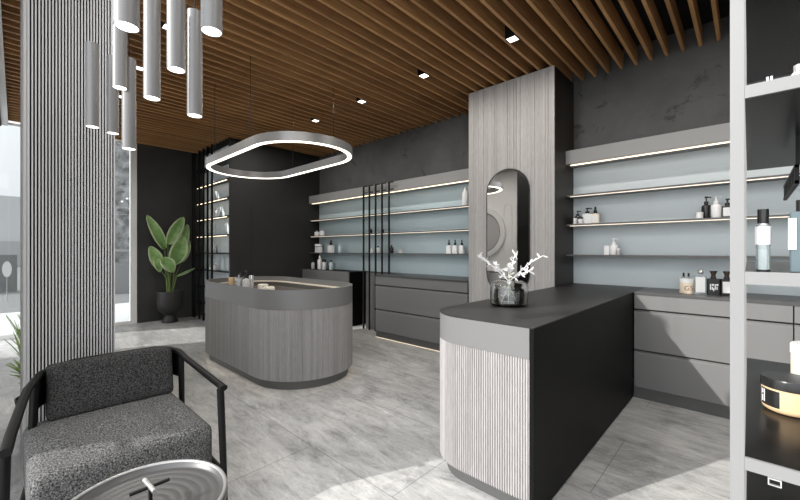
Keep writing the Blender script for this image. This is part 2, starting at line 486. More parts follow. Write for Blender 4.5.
# ------------------------------------------------------------------ mirror on the pillar
mx0, mx1, mz0, mz1 = -2.196, -1.695, .80, 2.19
def pill(e): 
    r = (mx1-mx0)/2+e; xc = (mx0+mx1)/2
    return arc(xc, mz1-(mx1-mx0)/2, r, 0, PI, 28)+arc(xc, mz0+(mx1-mx0)/2, r, PI, 2*PI, 28)
t = thing('pill_mirror', 'tall rounded mirror with thin dark frame on the wooden pillar', 'mirror', (0, 3.811, 0))
def xz_ring(o, i, y0, y1):
    bm = ringwall(o, i, y0, y1); bmesh.ops.transform(bm, matrix=Matrix(((1,0,0,0),(0,0,1,0),(0,1,0,0),(0,0,0,1))), verts=bm.verts); return bm
def xz_prism(o, y0, y1):
    bm = prism(o, y0, y1); bmesh.ops.transform(bm, matrix=Matrix(((1,0,0,0),(0,0,1,0),(0,1,0,0),(0,0,0,1))), verts=bm.verts); return bm
obj('frame', xz_ring(pill(.007), pill(-.002), -.012, -.001), bronze_dark, t, smooth=True)
obj('glass', xz_prism(pill(-.003), -.009, -.004), mirror_m, t)
# round white-framed mirror on the white front wall, seen reflected
t = thing('round_wall_mirror', 'large round white-framed mirror on the white wall, seen in the pillar mirror', 'mirror', (-4.70, YF, 1.72))
O = [(.60*math.cos(2*PI*i/64), .60*math.sin(2*PI*i/64)) for i in range(64)]
sc_ = lambda P, s: [(a*s, b*s) for a, b in P]
obj('frame', xz_ring(O, sc_(O, .80), .001, .06), white_p, t, smooth=True)
obj('rim', xz_ring(sc_(O, .80), sc_(O, .775), .001, .05), black_metal, t, smooth=True)
obj('glass', xz_prism(sc_(O, .775), .002, .02), mat('pale_silver', g3(.45), .25, .0), t)

# ------------------------------------------------------------------ far left shelves in the black block
fs = thing('niche_shelving', 'tall shelves with teal back on the black block at far left', 'shelving', (XL+.005, 2.74, 0))
NX = -6.402-(XL+.005)
obj('back_panel', box(0, NX, -.012, -.001, .04, ZC-.01), teal, fs)
for z in (.295, .61, .93, 1.25, 1.57, 1.89, 2.205, 2.52, 2.84):
    sh = obj('shelf', box(.002, NX, -.150, -.013, z-.018, z), black_metal, fs)
    if 1.3 < z < 2.6: obj('led_strip', box(.05, NX-.09, -.149, -.131, z-.027, z-.0182), led, sh)
for i, px in enumerate((190, 194.6, 199.3, 203.5, 207.6, 212)):
    x = max(ray_x(px, 2.52), XL+.03)
    lab = ['first', 'second', 'third', 'fourth', 'fifth', 'sixth'][i]+' black floor-to-ceiling rod from the plant, before the far left shelves'
    o = obj('display_rod', box(-.014, .014, -.014, .014, 0, ZC-.002), black_metal, None, loc=(x, 2.52, 0))
    tag(o, lab, 'rod', 'floor-to-ceiling rods at the far left shelves')

# ------------------------------------------------------------------ downlights
dl0 = None; DLX = lambda k: -1.525-PITCH*8*k
DN = ['downlight in the slatted ceiling nearest the wooden pillar top', 'second downlight from the wooden pillar along the ceiling slats', 'third downlight from the wooden pillar along the ceiling slats', 'fourth downlight from the wooden pillar, above the ring lamp']
def downlight(x, y, label):
    global dl0
    if dl0 is None:
        t = thing('downlight', label, 'lamp', (x, y, ZC-.008), 0, 'square downlights between the ceiling slats')
        bm = ringwall([(-.047,-.047),(.047,-.047),(.047,.047),(-.047,.047)], [(-.040,-.040),(.040,-.040),(.040,.040),(-.040,.040)], 0, .206)
        obj('housing', bm, black_metal, t)
        obj('diffuser', box(-.0395, .0395, -.0395, .0395, .001, .009), lampw, t)
        dl0 = t
    else:
        t = dl0.copy(); C.objects.link(t); t.location = (x, y, ZC-.008); t['label'] = label
        for ch in list(dl0.children):
            c_ = ch.copy(); C.objects.link(c_); c_.parent = t
DROW = [(k, 3.08, DN[k]) for k in range(4)] + [(4, 3.08, 'downlight over the far end of the island, above the ring lamp'),
    (-1, 3.08, 'downlight out of frame above the reception counter'), (-2, 3.08, 'downlight out of frame above the rack'), (-3, 3.08, 'downlight out of frame by the right wall'),  # rows continued past the frame, added for more ambient light
    (3, .95, 'nearer of the two downlights behind the hanging tube pendants'), (4, .95, 'farther of the two downlights behind the hanging tube pendants'),
    (2, .95, 'downlight hidden behind the middle tube pendants'), (1, .95, 'downlight out of frame above the armchair side'), (0, .95, 'downlight out of frame above the open floor'),
    (-1, .95, 'downlight out of frame above the camera side of the counter'), (-2, .95, 'downlight out of frame above the near end of the rack'), (-3, .95, 'downlight out of frame at the right wall, street side')]
for k, y, lb in DROW: downlight(DLX(k), y, lb)

# ------------------------------------------------------------------ tube pendants
PL = [('leftmost grey tube pendant against the fluted pillar', -2.399, .299, 1.915),
      ('second grey tube pendant from the left, hanging low at the fluted pillar edge', -2.537, .403, 1.936),
      ('grey tube pendant hanging just below and behind the nearest one at the pillar edge', -2.053, .350, 2.023),
      ('nearest wide grey tube pendant, cut by the top edge over the pillar edge', -1.158, .209, 1.866),
      ('lowest grey tube pendant, right of the fluted pillar before the window frame', -2.096, .392, 1.767),
      ('long grey tube pendant right of the pillar, cut by the top edge', -1.638, .376, 1.868),
      ('middle grey tube pendant with bright lower end, left of the rightmost pair', -1.398, .389, 1.900),
      ('grey tube pendant whose upper cap shows, second from the right', -1.624, .519, 1.837),
      ('rightmost grey tube pendant, cut by the top edge', -1.101, .393, 1.910)]
p0_ = None
PL = [(l_, x_+.0055, y_+.005, z_) for l_, x_, y_, z_ in PL]
for lab, x, y, z in PL:
    if p0_ is None:
        t = thing('tube_pendant', lab, 'lamp', (x, y, z), 0, 'grey tube pendants over the armchair')
        obj('tube', lathe([(.0255, .012), (.0255, .0), (.0275, 0), (.0275, .415), (.0, .415)], 32), pend_m, t, smooth=True)
        obj('diffuser', cyl(.0253, .001, .011, 24), lampw, t)
        obj('cord', cyl(.0022, .415, 3.40-1.76, 6), black_metal, t)
        p0_ = t
    else:
        t = p0_.copy(); C.objects.link(t); t.location = (x, y, z); t['label'] = lab
        for ch in list(p0_.children):
            c_ = ch.copy(); C.objects.link(c_); c_.parent = t
            if c_.name.startswith('cord'): c_.scale.z = (3.365-z)/(3.40-1.76)
for ch in p0_.children:
    if ch.name.startswith('cord'): ch.scale.z = (3.365-PL[0][3])/(3.40-1.76)

# ------------------------------------------------------------------ armchair
ch = thing('armchair', 'charcoal tweed armchair with black tubular frame beside the fluted pillar', 'chair', (0, 0, 0))
def rbox(x0, x1, y0, y1, z0, z1, n=6, puff=.0, seed=0):
    bm = bmesh.new(); nx, ny, nz = 8, 8, 4
    bmesh.ops.create_cube(bm, size=1)
    bmesh.ops.subdivide_edges(bm, edges=bm.edges[:], cuts=5, use_grid_fill=True)
    for v_ in bm.verts:
        x, y, z = v_.co
        k_ = puff*(math.cos(PI*x)*math.cos(PI*y))
        v_.co = ((x0+x1)/2+(x1-x0)*x, (y0+y1)/2+(y1-y0)*y, (z0+z1)/2+(z1-z0)*z+(k_ if z > .3 else 0))
    return bm
def cushion(name, bm, m, par, bev, rot=None, loc=None):
    o = obj(name, bm, m, par, smooth='all', bevel=bev, seg=4)
    if rot: o.rotation_euler = rot
    if loc: o.location = loc
    return o
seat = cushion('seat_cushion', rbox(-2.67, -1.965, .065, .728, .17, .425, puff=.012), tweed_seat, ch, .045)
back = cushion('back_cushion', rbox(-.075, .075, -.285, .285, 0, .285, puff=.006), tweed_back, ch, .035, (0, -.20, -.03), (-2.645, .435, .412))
# frame: arms run into one bent back rail
arm_r = [(-1.895, .747, .617), (-2.00, .747, .622), (-2.20, .747, .636), (-2.45, .747, .652), (-2.62, .757, .662), (-2.72, .725, .667), (-2.775, .66, .668)]
arm_l = [(-1.835, .004, .612), (-1.98, .018, .620), (-2.13, .036, .630), (-2.30, .056, .640), (-2.46, .078, .650), (-2.65, .127, .662), (-2.74, .19, .667), (-2.785, .27, .668)]
obj('arm', tube(arm_r, .018, 14, None, (1.0, .85)), satin_black, ch, smooth=True)
obj('arm', tube(arm_l, .018, 14, None, (1.0, .85)), satin_black, ch, smooth=True)
obj('back_rail', tube([arm_r[-1], (-2.792, .55, .668), (-2.797, .41, .668), (-2.795, .34, .668), arm_l[-1]], .018, 14, None, (1.0, .85)), satin_black, ch, smooth=True)
bp = bmesh.new()
pl_ = [(-2.60, .775), (-2.70, .752), (-2.765, .70), (-2.785, .60), (-2.79, .41), (-2.785, .27), (-2.745, .19), (-2.65, .122), (-2.56, .10)]
pi_ = [(-2.60, .767), (-2.697, .744), (-2.757, .695), (-2.777, .60), (-2.782, .41), (-2.777, .27), (-2.737, .197), (-2.645, .130), (-2.56, .108)]
obj('back_panel', prism(pl_+pi_[::-1], .50, .655, bp), satin_black, ch)
for top, bot in (((-1.93, .743, .605), (-1.905, .757, 0)), ((-1.865, .002, .60), (-1.835, -.012, 0)), ((-2.60, .762, .65), (-2.66, .790, 0)), ((-2.56, .105, .65), (-2.62, .085, 0))):
    obj('leg', tube([bot, tuple((a+b)/2 for a, b in zip(bot, top)), top], [.013, .0165, .0175], 14), satin_black, ch, smooth=True)
for a_, b_ in (((-1.86, -.004, .19), (-2.60, .092, .19)), ((-1.915, .752, .19), (-2.63, .775, .19))):
    obj('side_rail', tube([a_, b_], .012, 10), satin_black, ch, smooth=True)
obj('front_rail', tube([(-1.985, .05, .165), (-1.985, .735, .165)], .014, 10), satin_black, ch, smooth=True)

# ------------------------------------------------------------------ side table
st_ = thing('side_table', 'round grey ribbed tray table with cross handle before the armchair', 'table', (-1.478, .322, 0))
st_.scale = (.98, .98, .988)
prof = [(0, .438)]
for i in range(1, 23):
    r = .0105*i; prof.append((r, .4395+.0016*math.cos(i*PI/1.5)))
prof += [(.243, .440), (.246, .458), (.252, .462), (.258, .458), (.260, .44), (.258, .425), (0, .425)]
obj('tray', lathe(prof, 72), tray_m, st_, smooth='all')
obj('rim', lathe([(.2455, .4585), (.2475, .4635), (.2525, .4655), (.2575, .4635), (.2595, .4585), (.2525, .4570), (.2455, .4585)], 72), rim_m, st_, smooth='all')
obj('pedestal', lathe([(0, 0), (.17, 0), (.17, .012), (.03, .03), (.022, .06), (.022, .4245), (0, .4245)], 40), satin_black, st_, smooth=True)
hx, hy = .016, .015
hd = obj('handle', cyl(.0062, .437, .505, 14, None, (hx, hy, 0)), black_metal, st_, smooth=True)
obj('crossbar', tube([(hx-.004, hy-.058, .511), (hx-.004, hy+.058, .511)], .0058, 12), black_metal, hd, smooth=True)
obj('crossbar', tube([(hx-.058, hy-.004, .514), (hx+.042, hy+.003, .514)], .0078, 14), silver, hd, smooth=True)

# ------------------------------------------------------------------ planted pots
pt = thing('potted_plant', 'broad-leaved plant in black urn pot before the far dark wall', 'plant', (-7.62, 2.055, 0))
obj('pot', lathe([(0,0),(.125,0),(.130,.012),(.120,.055),(.085,.105),(.075,.13),(.10,.155),(.165,.20),(.195,.26),(.205,.34),(.205,.555),(.200,.565),(.188,.565),(.186,.50),(0,.50)], 48), pot_m, pt, smooth=True)
obj('soil', cyl(.184, .50, .515, 32), soil_m, pt)
def leaf(base, tip, width, curl, seed, twist=0.):
    rr = random.Random(seed); bm = bmesh.new(); A = Vector(base); B = Vector(tip); n = 16; m = 4
    ax = (B-A).normalized(); side = ax.cross(Vector((math.cos(twist), math.sin(twist), .05))).normalized(); nor = side.cross(ax).normalized()
    rows = []
    for i in range(n+1):
        t = i/n; p = A.lerp(B, t)+nor*curl*math.sin(PI*t)
        w = width*(math.sin(PI*min(1, t*.94+.05))**.62)*(1-.18*t) if t < 1 else .002
        row = []
        for j in range(-m, m+1):
            s = j/m
            row.append(bm.verts.new(p+side*w*s*.5+nor*(abs(s)*.16*w+.006*math.sin(i*1.9+j))))
        rows.append(row)
    for a, b in zip(rows, rows[1:]):
        for j in range(2*m):
            f = bm.faces.new((a[j], a[j+1], b[j+1], b[j])); f.material_index = 1 if j in (0, 2*m-1, m) and False else 0
            if j in (0, 2*m-1): f.material_index = 1
    return bm
def leaf_obj(par, *a, ms=(None,)):
    o = obj('leaf', leaf(*a), [leafm, leafe], par, smooth='all')
    s = o.modifiers.new('thick', 'SOLIDIFY'); s.thickness = .003
    return o
def W(px, py, X=-7.62):                                    # point on the plant's plane x = X, local to the plant
    dx = (px-400)/F; k_ = X/(-SY+dx*CY)
    return ((0), (CY+dx*SY)*k_-2.055, EYE+(250-py)/F*k_)
LV = [((165,249),(147,215),.20,.03,-.02), ((168,244),(183,217),.24,-.03,.03), ((172,264),(181,236),.32,.04,.12), ((159,268),(149,246),.23,.03,.06),
      ((161,258),(171,272),.24,.05,.15), ((154,258),(158,272),.15,.03,.12), ((181,252),(189,224),.17,.02,-.08), ((182,262),(190,240),.15,.02,-.04)]
for i, (b_, tp, w, cu, dx_) in enumerate(LV):
    B0 = W(*b_); T0 = W(*tp)
    leaf_obj(pt, (B0[0]+dx_*.5, B0[1], B0[2]), (T0[0]+dx_, T0[1], T0[2]), w, cu, i)
    obj('stem', tube([(dx_*.1, (i-3.5)*.012, .51), (dx_*.3, (i-3.5)*.012+B0[1]*.3, .51+(B0[2]-.51)*.6), (B0[0]+dx_*.5, B0[1], B0[2])], [.014, .011, .006], 8), stem_m, pt, smooth=True)
B0 = W(176, 276); T0 = W(193, 268)
leaf_obj(pt, (.06, B0[1], B0[2]), (.10, T0[1], T0[2]), .05, .03, 12)
obj('stem', tube([(.03, .03, .51), (.05, B0[1]*.6, B0[2]*.8), (.06, B0[1], B0[2])], [.008, .006, .004], 8), stem_m, pt, smooth=True)

gp = thing('potted_grass', 'spiky green plant behind the left edge of the fluted pillar', 'plant', (-3.72, .17, 0))
obj('pot', lathe([(0,0),(.085,0),(.12,.26),(.112,.26),(.105,.24),(0,.24)], 32), pot_m, gp, smooth=True)
rr = random.Random(5)
for i in range(78):
    az = rr.uniform(-PI, PI) if i > 60 else rr.uniform(-2.9, -1.7); ln = rr.uniform(.22, .72); out = rr.uniform(.06, .19)
    bm = bmesh.new(); prev = None; bx, by = rr.uniform(-.05, .05), rr.uniform(-.05, .05)
    for k in range(7):
        t = k/6; w = .017*(1-t)**.6+.0008
        p = Vector((bx+out*math.cos(az)*t**1.7, by+out*math.sin(az)*t**1.7, .24+ln*t-.10*t*t))
        s_ = Vector((-math.sin(az), math.cos(az), 0))*w
        cur = (bm.verts.new(p-s_), bm.verts.new(p+Vector((0,0,.004))), bm.verts.new(p+s_))
        if prev:
            bm.faces.new((prev[0], prev[1], cur[1], cur[0])); bm.faces.new((prev[1], prev[2], cur[2], cur[1]))
        prev = cur
    o = obj('leaf', bm, grassm, gp, smooth='all'); s_ = o.modifiers.new('thick', 'SOLIDIFY'); s_.thickness = .0015

# ------------------------------------------------------------------ vase with white branches
VX, VY, VZ = -1.172, 2.315, .931
vs = thing('glass_vase', 'smoky round glass vase on the dark reception counter', 'vase', (VX, VY, VZ))
obj('body', lathe([(0,.002),(.110,.002),(.122,.012),(.124,.05),(.124,.125),(.112,.150),(.085,.165),(.055,.168),(.052,.172),(.047,.170),(.05,.163),(.085,.158),(.107,.146),(.118,.124),(.118,.05),(.116,.016),(.106,.010),(0,.010)], 48), vase_m, vs, smooth=True)
obj('inner_cup', lathe([(0,.013),(.095,.013),(.100,.06),(.098,.11),(.06,.112),(.055,.108),(.092,.106),(.094,.06),(.090,.018),(0,.018)], 40), water_m, vs, smooth=True)
CR = Vector((CY, SY, 0)); CF = Vector((-SY, CY, 0))
def branch(label, ends, seed, lean):
    rr = random.Random(seed)
    t = thing('dried_branch', label, 'branch', (VX, VY, VZ+.02), 0, 'white dried branches in the glass vase')
    sb = bmesh.new(); lb = bmesh.new()
    for (dx_, dz_, dep) in ends:
        A = Vector((0,0,.0))-CR*lean*.05; M = CR*lean*.012+Vector((0,0,.15)); E_ = CR*dx_+Vector((0,0,dz_))+CF*dep
        pts = [A.lerp(M, s/4) for s in range(5)]+[M.lerp(E_, s/8)+Vector((0,0,.012*math.sin(PI*s/8))) for s in range(1, 9)]
        tube(pts, .0028, 6, sb)
        for q in range(19):
            s = rr.uniform(.10, 1.02); p = M.lerp(E_, s)+Vector((0,0,.012*math.sin(PI*s)))
            dr = ((E_-M).normalized()*rr.uniform(.2, 1)+Vector((rr.uniform(-1,1), rr.uniform(-1,1), rr.uniform(-1,1)))*.8).normalized()
            L_ = rr.uniform(.026, .046); sd = dr.cross(Vector((rr.uniform(-1,1), rr.uniform(-1,1), rr.uniform(-1,1)))).normalized(); nn = sd.cross(dr)
            ps = [p, p+dr*L_*.35+sd*.0058, p+dr*L_*.75+sd*.0055, p+dr*L_, p+dr*L_*.75-sd*.0055, p+dr*L_*.35-sd*.0058]
            top = [lb.verts.new(x+nn*.0012) for x in ps]; bt = [lb.verts.new(x-nn*.0012) for x in ps]
            lb.faces.new(top); lb.faces.new(bt[::-1])
            for k in range(6): lb.faces.new((top[k], top[(k+1)%6], bt[(k+1)%6], bt[k]))
    obj('twig', sb, twig_m, t, smooth=True); obj('leaves', lb, twig_m, t)
branch('white dried branch leaning far left out of the glass vase', [(-.20, .305, .02), (-.10, .25, -.02)], 1, -1)
branch('short white dried branch upright in the glass vase', [(.05, .32, .03), (-.02, .24, -.04)], 2, .1)
branch('white dried branch leaning far right out of the glass vase', [(.225, .31, .0), (.13, .21, -.05)], 3, 1)

# ------------------------------------------------------------------ display rack in the right foreground
RX, RY0, RY1, PW = -.0182, .65, 1.26, .0138
rk = thing('display_rack', 'pale grey metal display rack with dark shelves at the right edge', 'rack', (RX, RY0, 0))
for x, y in ((0, 0), (.90, 0), (0, .594), (.90, .594)):
    obj('post', box(x, x+PW, y, y+PW, 0, 2.6), rack_m, rk)
zs = (.33, .565, .80, 1.0345, 1.272, 1.510, 1.725, 1.95, 2.17)
for z in zs:
    sh = obj('shelf', box(PW+.0005, .8995, .004, .605, z-.0145, z), rack_board, rk)
    obj('front_edge', box(PW+.0005, .8995, -.0005, .0035, z-.0158, z+.0003), rack_m, sh)
clipb = ringwall([(0,0),(.012,0),(.012,.0085),(0,.0085)], [(.0012,.0012),(.0108,.0012),(.0108,.0073),(.0012,.0073)], 0, .004)
bmesh.ops.transform(clipb, matrix=Matrix(((1,0,0,0),(0,0,1,0),(0,1,0,0),(0,0,0,1))), verts=clipb.verts)
obj('label_clip', clipb, silver, rk, loc=(.0352, -.003, 1.0100))
for dx_ in (0, .0035): obj('clip', box(.034+dx_, .0362+dx_, .004, .010, 1.5105, 1.5165), white_p, rk)
hb = bmesh.new()
for k in range(9):
    y = .27+k*.034
    box(.075, .0805, y, y+.008, .113, .145, hb)
box(.075, .0805, .27, .56, .140, .146, hb); box(.075, .0805, .27, .56, .112, .118, hb)
bmesh.ops.translate(hb, vec=(0, 0, 1.300), verts=hb.verts)
box(.076, .081, .272, .278, 1.446, 1.4955, hb)
obj('peg_rail', hb, black_metal, rk)

# ------------------------------------------------------------------ bottles and jars
def sq(w, d, r=.15, n=4):
    P = []
    rr = min(w, d)*r
    for cx, cy, a in ((w/2-rr, -d/2+rr, -PI/2), (w/2-rr, d/2-rr, 0), (-w/2+rr, d/2-rr, PI/2), (-w/2+rr, -d/2+rr, PI)):
        P += [(cx+rr*math.cos(a+PI/2*i/n), cy+rr*math.sin(a+PI/2*i/n)) for i in range(n+1)]
    return P
def bottle(name, label, x, y, z, w, h, body, cap, top='cap', shape='round', lab=None, group=None, cat='bottle', face=0., lz=(.12, .80), text=None, textm=None):
    t = thing(name, label, cat, (x, y, z+.0005), face, group)
    fr = {'cap': .80, 'pump': .66, 'dropper': .60, 'stopper': .74, 'ball': .80, 'lid': .74, 'none': 1., 'tall': .72, 'spray': .68}[top]
    bh = h*fr; r = w/2
    if shape == 'round':
        if top in ('lid', 'tall'): pr = [(0,0),(r*.94,0),(r,h*.03),(r,bh),(0,bh)]
        elif top == 'none': pr = [(0,0),(r*.92,0),(r,h*.04),(r,h*.70),(r*.80,h*.80),(r*.42,h*.87),(r*.40,h*.98),(r*.34,h),(0,h)]
        else: pr = [(0,0),(r*.93,0),(r,h*.03),(r,bh*.80),(r*.86,bh*.90),(r*.38,bh*.96),(r*.36,bh),(0,bh)]
        obj('body', lathe(pr, 28), body, t, smooth=True)
        if lab: obj('label', lathe([(r*1.002, bh*lz[0]), (r*1.012, bh*lz[0]), (r*1.012, bh*lz[1]*.92), (r*1.002, bh*lz[1]*.92), (r*1.002, bh*lz[0])], 28), lab, t, smooth=True)
    else:
        bm = prism(sq(w, w*.62), 0, bh*.92)
        prism(sq(w*.42, w*.42), bh*.92, bh, bm) if top not in ('lid', 'none') else None
        obj('body', bm, body, t, bevel=w*.02)
        if lab: obj('label', box(-w*.38, w*.38, -w*.31-.0016, -w*.31-.0003, bh*lz[0], bh*lz[1]), lab, t)
    if top in ('cap', 'stopper'):
        k_ = .40 if top == 'cap' else .46
        pr = [(0,bh),(r*k_,bh),(r*k_*.95,h),(0,h)] if top == 'cap' else [(0,bh),(r*.40,bh),(r*.34,bh+.4*(h-bh)),(r*.62,h*.97),(r*.58,h),(0,h)]
        obj('cap', lathe(pr, 20), cap, t, smooth=True)
    elif top in ('lid', 'tall'):
        q = 1.04 if top == 'lid' else .86
        obj('lid', lathe([(0,bh+.0003),(r*q,bh+.0003),(r*q,h*.985),(r*q*.95,h),(0,h)], 28), cap, t, smooth=True)
    elif top == 'ball':
        n_ = 10; rr_ = (h-bh)*.5
        obj('cap', lathe([(0,bh)]+[(rr_*math.sin(PI*i/n_), bh+rr_-rr_*math.cos(PI*i/n_)) for i in range(1, n_)]+[(0,h)], 20), cap, t, smooth=True)
    elif top == 'dropper':
        obj('dropper', lathe([(0,bh),(r*.46,bh),(r*.46,bh+.35*(h-bh)),(r*.26,bh+.45*(h-bh)),(r*.24,bh+.88*(h-bh)),(r*.12,h),(0,h)], 16), cap, t, smooth=True)
    elif top in ('pump', 'spray'):
        bm = lathe([(0,bh),(r*.46,bh),(r*.46,bh+.34*(h-bh)),(r*.16,bh+.36*(h-bh)),(r*.16,bh+.78*(h-bh)),(r*.36,bh+.80*(h-bh)),(r*.36,h*.985),(r*.30,h),(0,h)], 16)
        tube([(0,0,h-.10*(h-bh)), (r*.75,0,h-.10*(h-bh)), (r*1.02,0,h-.24*(h-bh))], [r*.17, r*.14, r*.10], 8, bm)
        obj('pump', bm, cap, t, smooth=True)
    if text: text_mesh('lettering', text[0], text[1], textm or black_ink, t, text[2], (PI/2, 0, 0))
    return t
YS = 4.255
def on(px, wpx, hpx, Y=YS):
    d_ = dist(px, Y)/F
    return ray_x(px, Y), wpx*d_, hpx*d_
G1 = 'bottles on the right wall shelves'
def shelf_item(name, label, px, wpx, hpx, z, *a, Y=YS, **k):
    x, w, h = on(px, wpx, hpx, Y)
    return bottle(name, label, x, Y, z, w, h, *a, **k)
z2, z3 = ZS[2], ZS[1]
# second shelf, left cluster
shelf_item('cosmetic_jar', 'smallest white jar at the left end beside the pillar, upper right shelves', 575.2, 3.6, 6, z2, white_gl, white_gl, 'lid', Y=4.20, cat='jar', group=G1)
shelf_item('cosmetic_jar', 'small white jar right of the smallest one, upper right shelves', 580.3, 5, 6.5, z2, white_gl, black_gl, 'lid', Y=4.18, cat='jar', group=G1)
shelf_item('pump_bottle', 'black pump bottle behind two small white jars beside the pillar', 577.8, 6.5, 13.5, z2, black_gl, black_gl, 'pump', Y=4.29, group=G1)
shelf_item('pump_bottle', 'black-topped bottle with large white label, middle of the group beside the pillar', 587.3, 8.6, 16, z2, white_gl, black_gl, 'pump', 'square', label_m, group=G1)
shelf_item('stopper_bottle', 'pale bottle with black stopper, right end of the group beside the pillar', 595.4, 7.6, 17, z2, cream, black_gl, 'dropper', 'square', label_m, group=G1)
# second shelf, right cluster
shelf_item('cosmetic_jar', 'small white jar left of the black pump bottle, right wall shelf', 699.4, 6.0, 6.2, z2, white_gl, white_gl, 'lid', Y=4.20, cat='jar', group=G1)
shelf_item('pump_bottle', 'black pump bottle beside the white pump bottle, right wall shelf', 706.2, 7.8, 22, z2, black_gl, black_gl, 'pump', group=G1)
shelf_item('pump_bottle', 'white pump bottle beside the black pump bottle, right wall shelf', 716.1, 8.8, 22.5, z2, white_gl, white_gl, 'pump', group=G1)
shelf_item('pump_bottle', 'dark bottle with white label partly behind the rack post, right wall shelf', 727.4, 8.4, 19, z2, black_gl, black_gl, 'pump', 'square', label_m, group=G1)
# third shelf
shelf_item('cosmetic_box', 'slim white carton left of the white pump bottle, lower right shelf', 606.8, 4.6, 10, z3, white_gl, white_gl, 'none', 'square', cat='box', group=G1)
shelf_item('pump_bottle', 'white pump bottle beside the slim white carton, lower right shelf', 613.8, 7.6, 16.5, z3, white_gl, white_gl, 'pump', group=G1)
shelf_item('cosmetic_jar', 'little pale jar right of the white pump bottle, lower right shelf', 618.4, 3.6, 6.5, z3, grey_b, white_gl, 'lid', Y=4.20, cat='jar', group=G1)
# right worktop
GW = 'bottles on the right worktop'; YW = 4.00
for px, lb in ((683.6, 'left'), (688.6, 'right')):
    shelf_item('spray_bottle', lb+' one of two slim clear bottles with black caps behind the printed jar', px, 4.4, 19, .93, clear_b, black_gl, 'cap', 'square', Y=4.13, group=GW)
xx, ww, hh = on(686.9, 11.8, 14.5, YW)
bottle('cosmetic_jar', 'white jar with big brown lettering on the right worktop', xx, YW, .93, ww, hh, cream, white_gl, 'lid', 'round', None, GW, 'jar', .35, text=('GS', ww*.55, (0, -ww*.508, hh*.36)), textm=brown_ink)
shelf_item('perfume_bottle', 'square bottle with pale label and silver ball cap on the right worktop', 700.6, 9.6, 24.5, .93, clear_b, silver, 'ball', 'square', label_m, Y=YW, group=GW, lz=(.10, .88))
xx, ww, hh = on(713.4, 9.8, 24, YW)
t = bottle('perfume_bottle', 'black bottle with white printed marks on the right worktop', xx, YW, .93, ww, hh, black_gl, bronze, 'stopper', 'square', None, GW, face=.25)
for (a, b_, c_, d_) in ((-.33,-.24,.30,.62),(-.18,-.02,.52,.62),(-.18,-.10,.30,.46),(.04,.12,.30,.62),(.16,.33,.54,.62),(.18,.26,.30,.48),(-.08,.0,.22,.40)):
    obj('print', box(ww*a, ww*b_, -ww*.31-.0014, -ww*.31-.0003, hh*.74*c_, hh*.74*d_), label_m, t)
shelf_item('perfume_bottle', 'black bottle with blank white label beside the rack post on the worktop', 726.8, 10.2, 24.5, .93, black_gl, bronze, 'stopper', 'square', label_m, Y=YW, group=GW, face=.25, lz=(.16, .78))

# left shelves
G2 = 'bottles on the left wall shelves'
shelf_item('milk_bottle', 'tall white vase-like bottle on the top left shelf beside the pillar', 465.3, 6.5, 18.5, ZS[3], white_gl, white_gl, 'none', group=G2)
for i, px in enumerate((449, 455.2, 461.8)):
    shelf_item('dropper_bottle', ['left', 'middle', 'right'][i]+' one of three white dropper bottles beside the pillar', px, 5.4, 14, z3, white_gl, black_gl, 'dropper', 'square', label_m, group=G2)
shelf_item('cosmetic_jar', 'square white jar at the far left end, lowest teal shelf', 318.6, 7.2, 8.5, z3, white_gl, white_gl, 'lid', 'square', cat='jar', group=G2)
shelf_item('pump_bottle', 'white bottle with tilted black top beside the square white jar, teal shelf', 331, 6.4, 12.5, z3, white_gl, black_gl, 'dropper', 'square', group=G2)
shelf_item('glass_bottle', 'dim teal bottle right of the white bottle, lowest teal shelf', 340, 4, 8, z3, teal2, teal2, 'cap', group=G2)
for i, (px, hp) in enumerate(((317, 5.5), (322, 6.5))):
    shelf_item('silver_pot', ['left', 'right'][i]+' one of two small shiny pots, upper teal shelf at the corner', px, 5, hp, z2, white_gl, silver, 'ball', cat='pot', group=G2)
for i, (px, wp, hp, m_, lb) in enumerate(((371, 3, 5, black_gl, 'tiny black vial beside the second black rod, middle teal shelf'), (382.5, 3, 5, black_gl, 'tiny black vial beside the fourth black rod, middle teal shelf'))):
    shelf_item('vial', lb, px, wp, hp, z2, m_, black_gl, 'cap', group=G2)
for px, wp, hp, m_, cp, lb in ((371.5, 3, 5, white_gl, white_gl, 'tiny white pot left of the middle rod, lowest teal shelf'), (378, 4, 7, white_gl, black_gl, 'small white bottle with black top between rods, lowest teal shelf'),
                            (391.5, 4.5, 8, black_gl, black_gl, 'small black round bottle right of the rightmost rod'), (400.5, 5, 4.5, grey_b, grey_b, 'small pale green-grey pot right of the black round bottle')):
    shelf_item('small_bottle', lb, px, wp, hp, z3, m_, cp, 'cap', group=G2)
# console bottles
G3 = 'bottles on the corner console'; YC = 4.17
for px, wp, hp, m_, cp, tp, lb in ((307.8, 4, 13.5, white_gl, white_gl, 'cap', 'leftmost tall white bottle on the corner console'), (313, 3.5, 10, grey_b, black_gl, 'pump', 'small grey pump bottle left on the corner console'),
        (319.7, 4.5, 13.5, white_gl, white_gl, 'cap', 'tall white bottle in the middle of the corner console'), (324, 4, 10, white_gl, black_gl, 'lid', 'shorter white bottle with dark lid, right end of the corner console'), (331, 4, 10, teal2, black_gl, 'cap', 'dim teal bottle on the corner console')):
    shelf_item('tall_bottle', lb, px, wp, hp, .93, m_, cp, tp, Y=YC, group=G3)
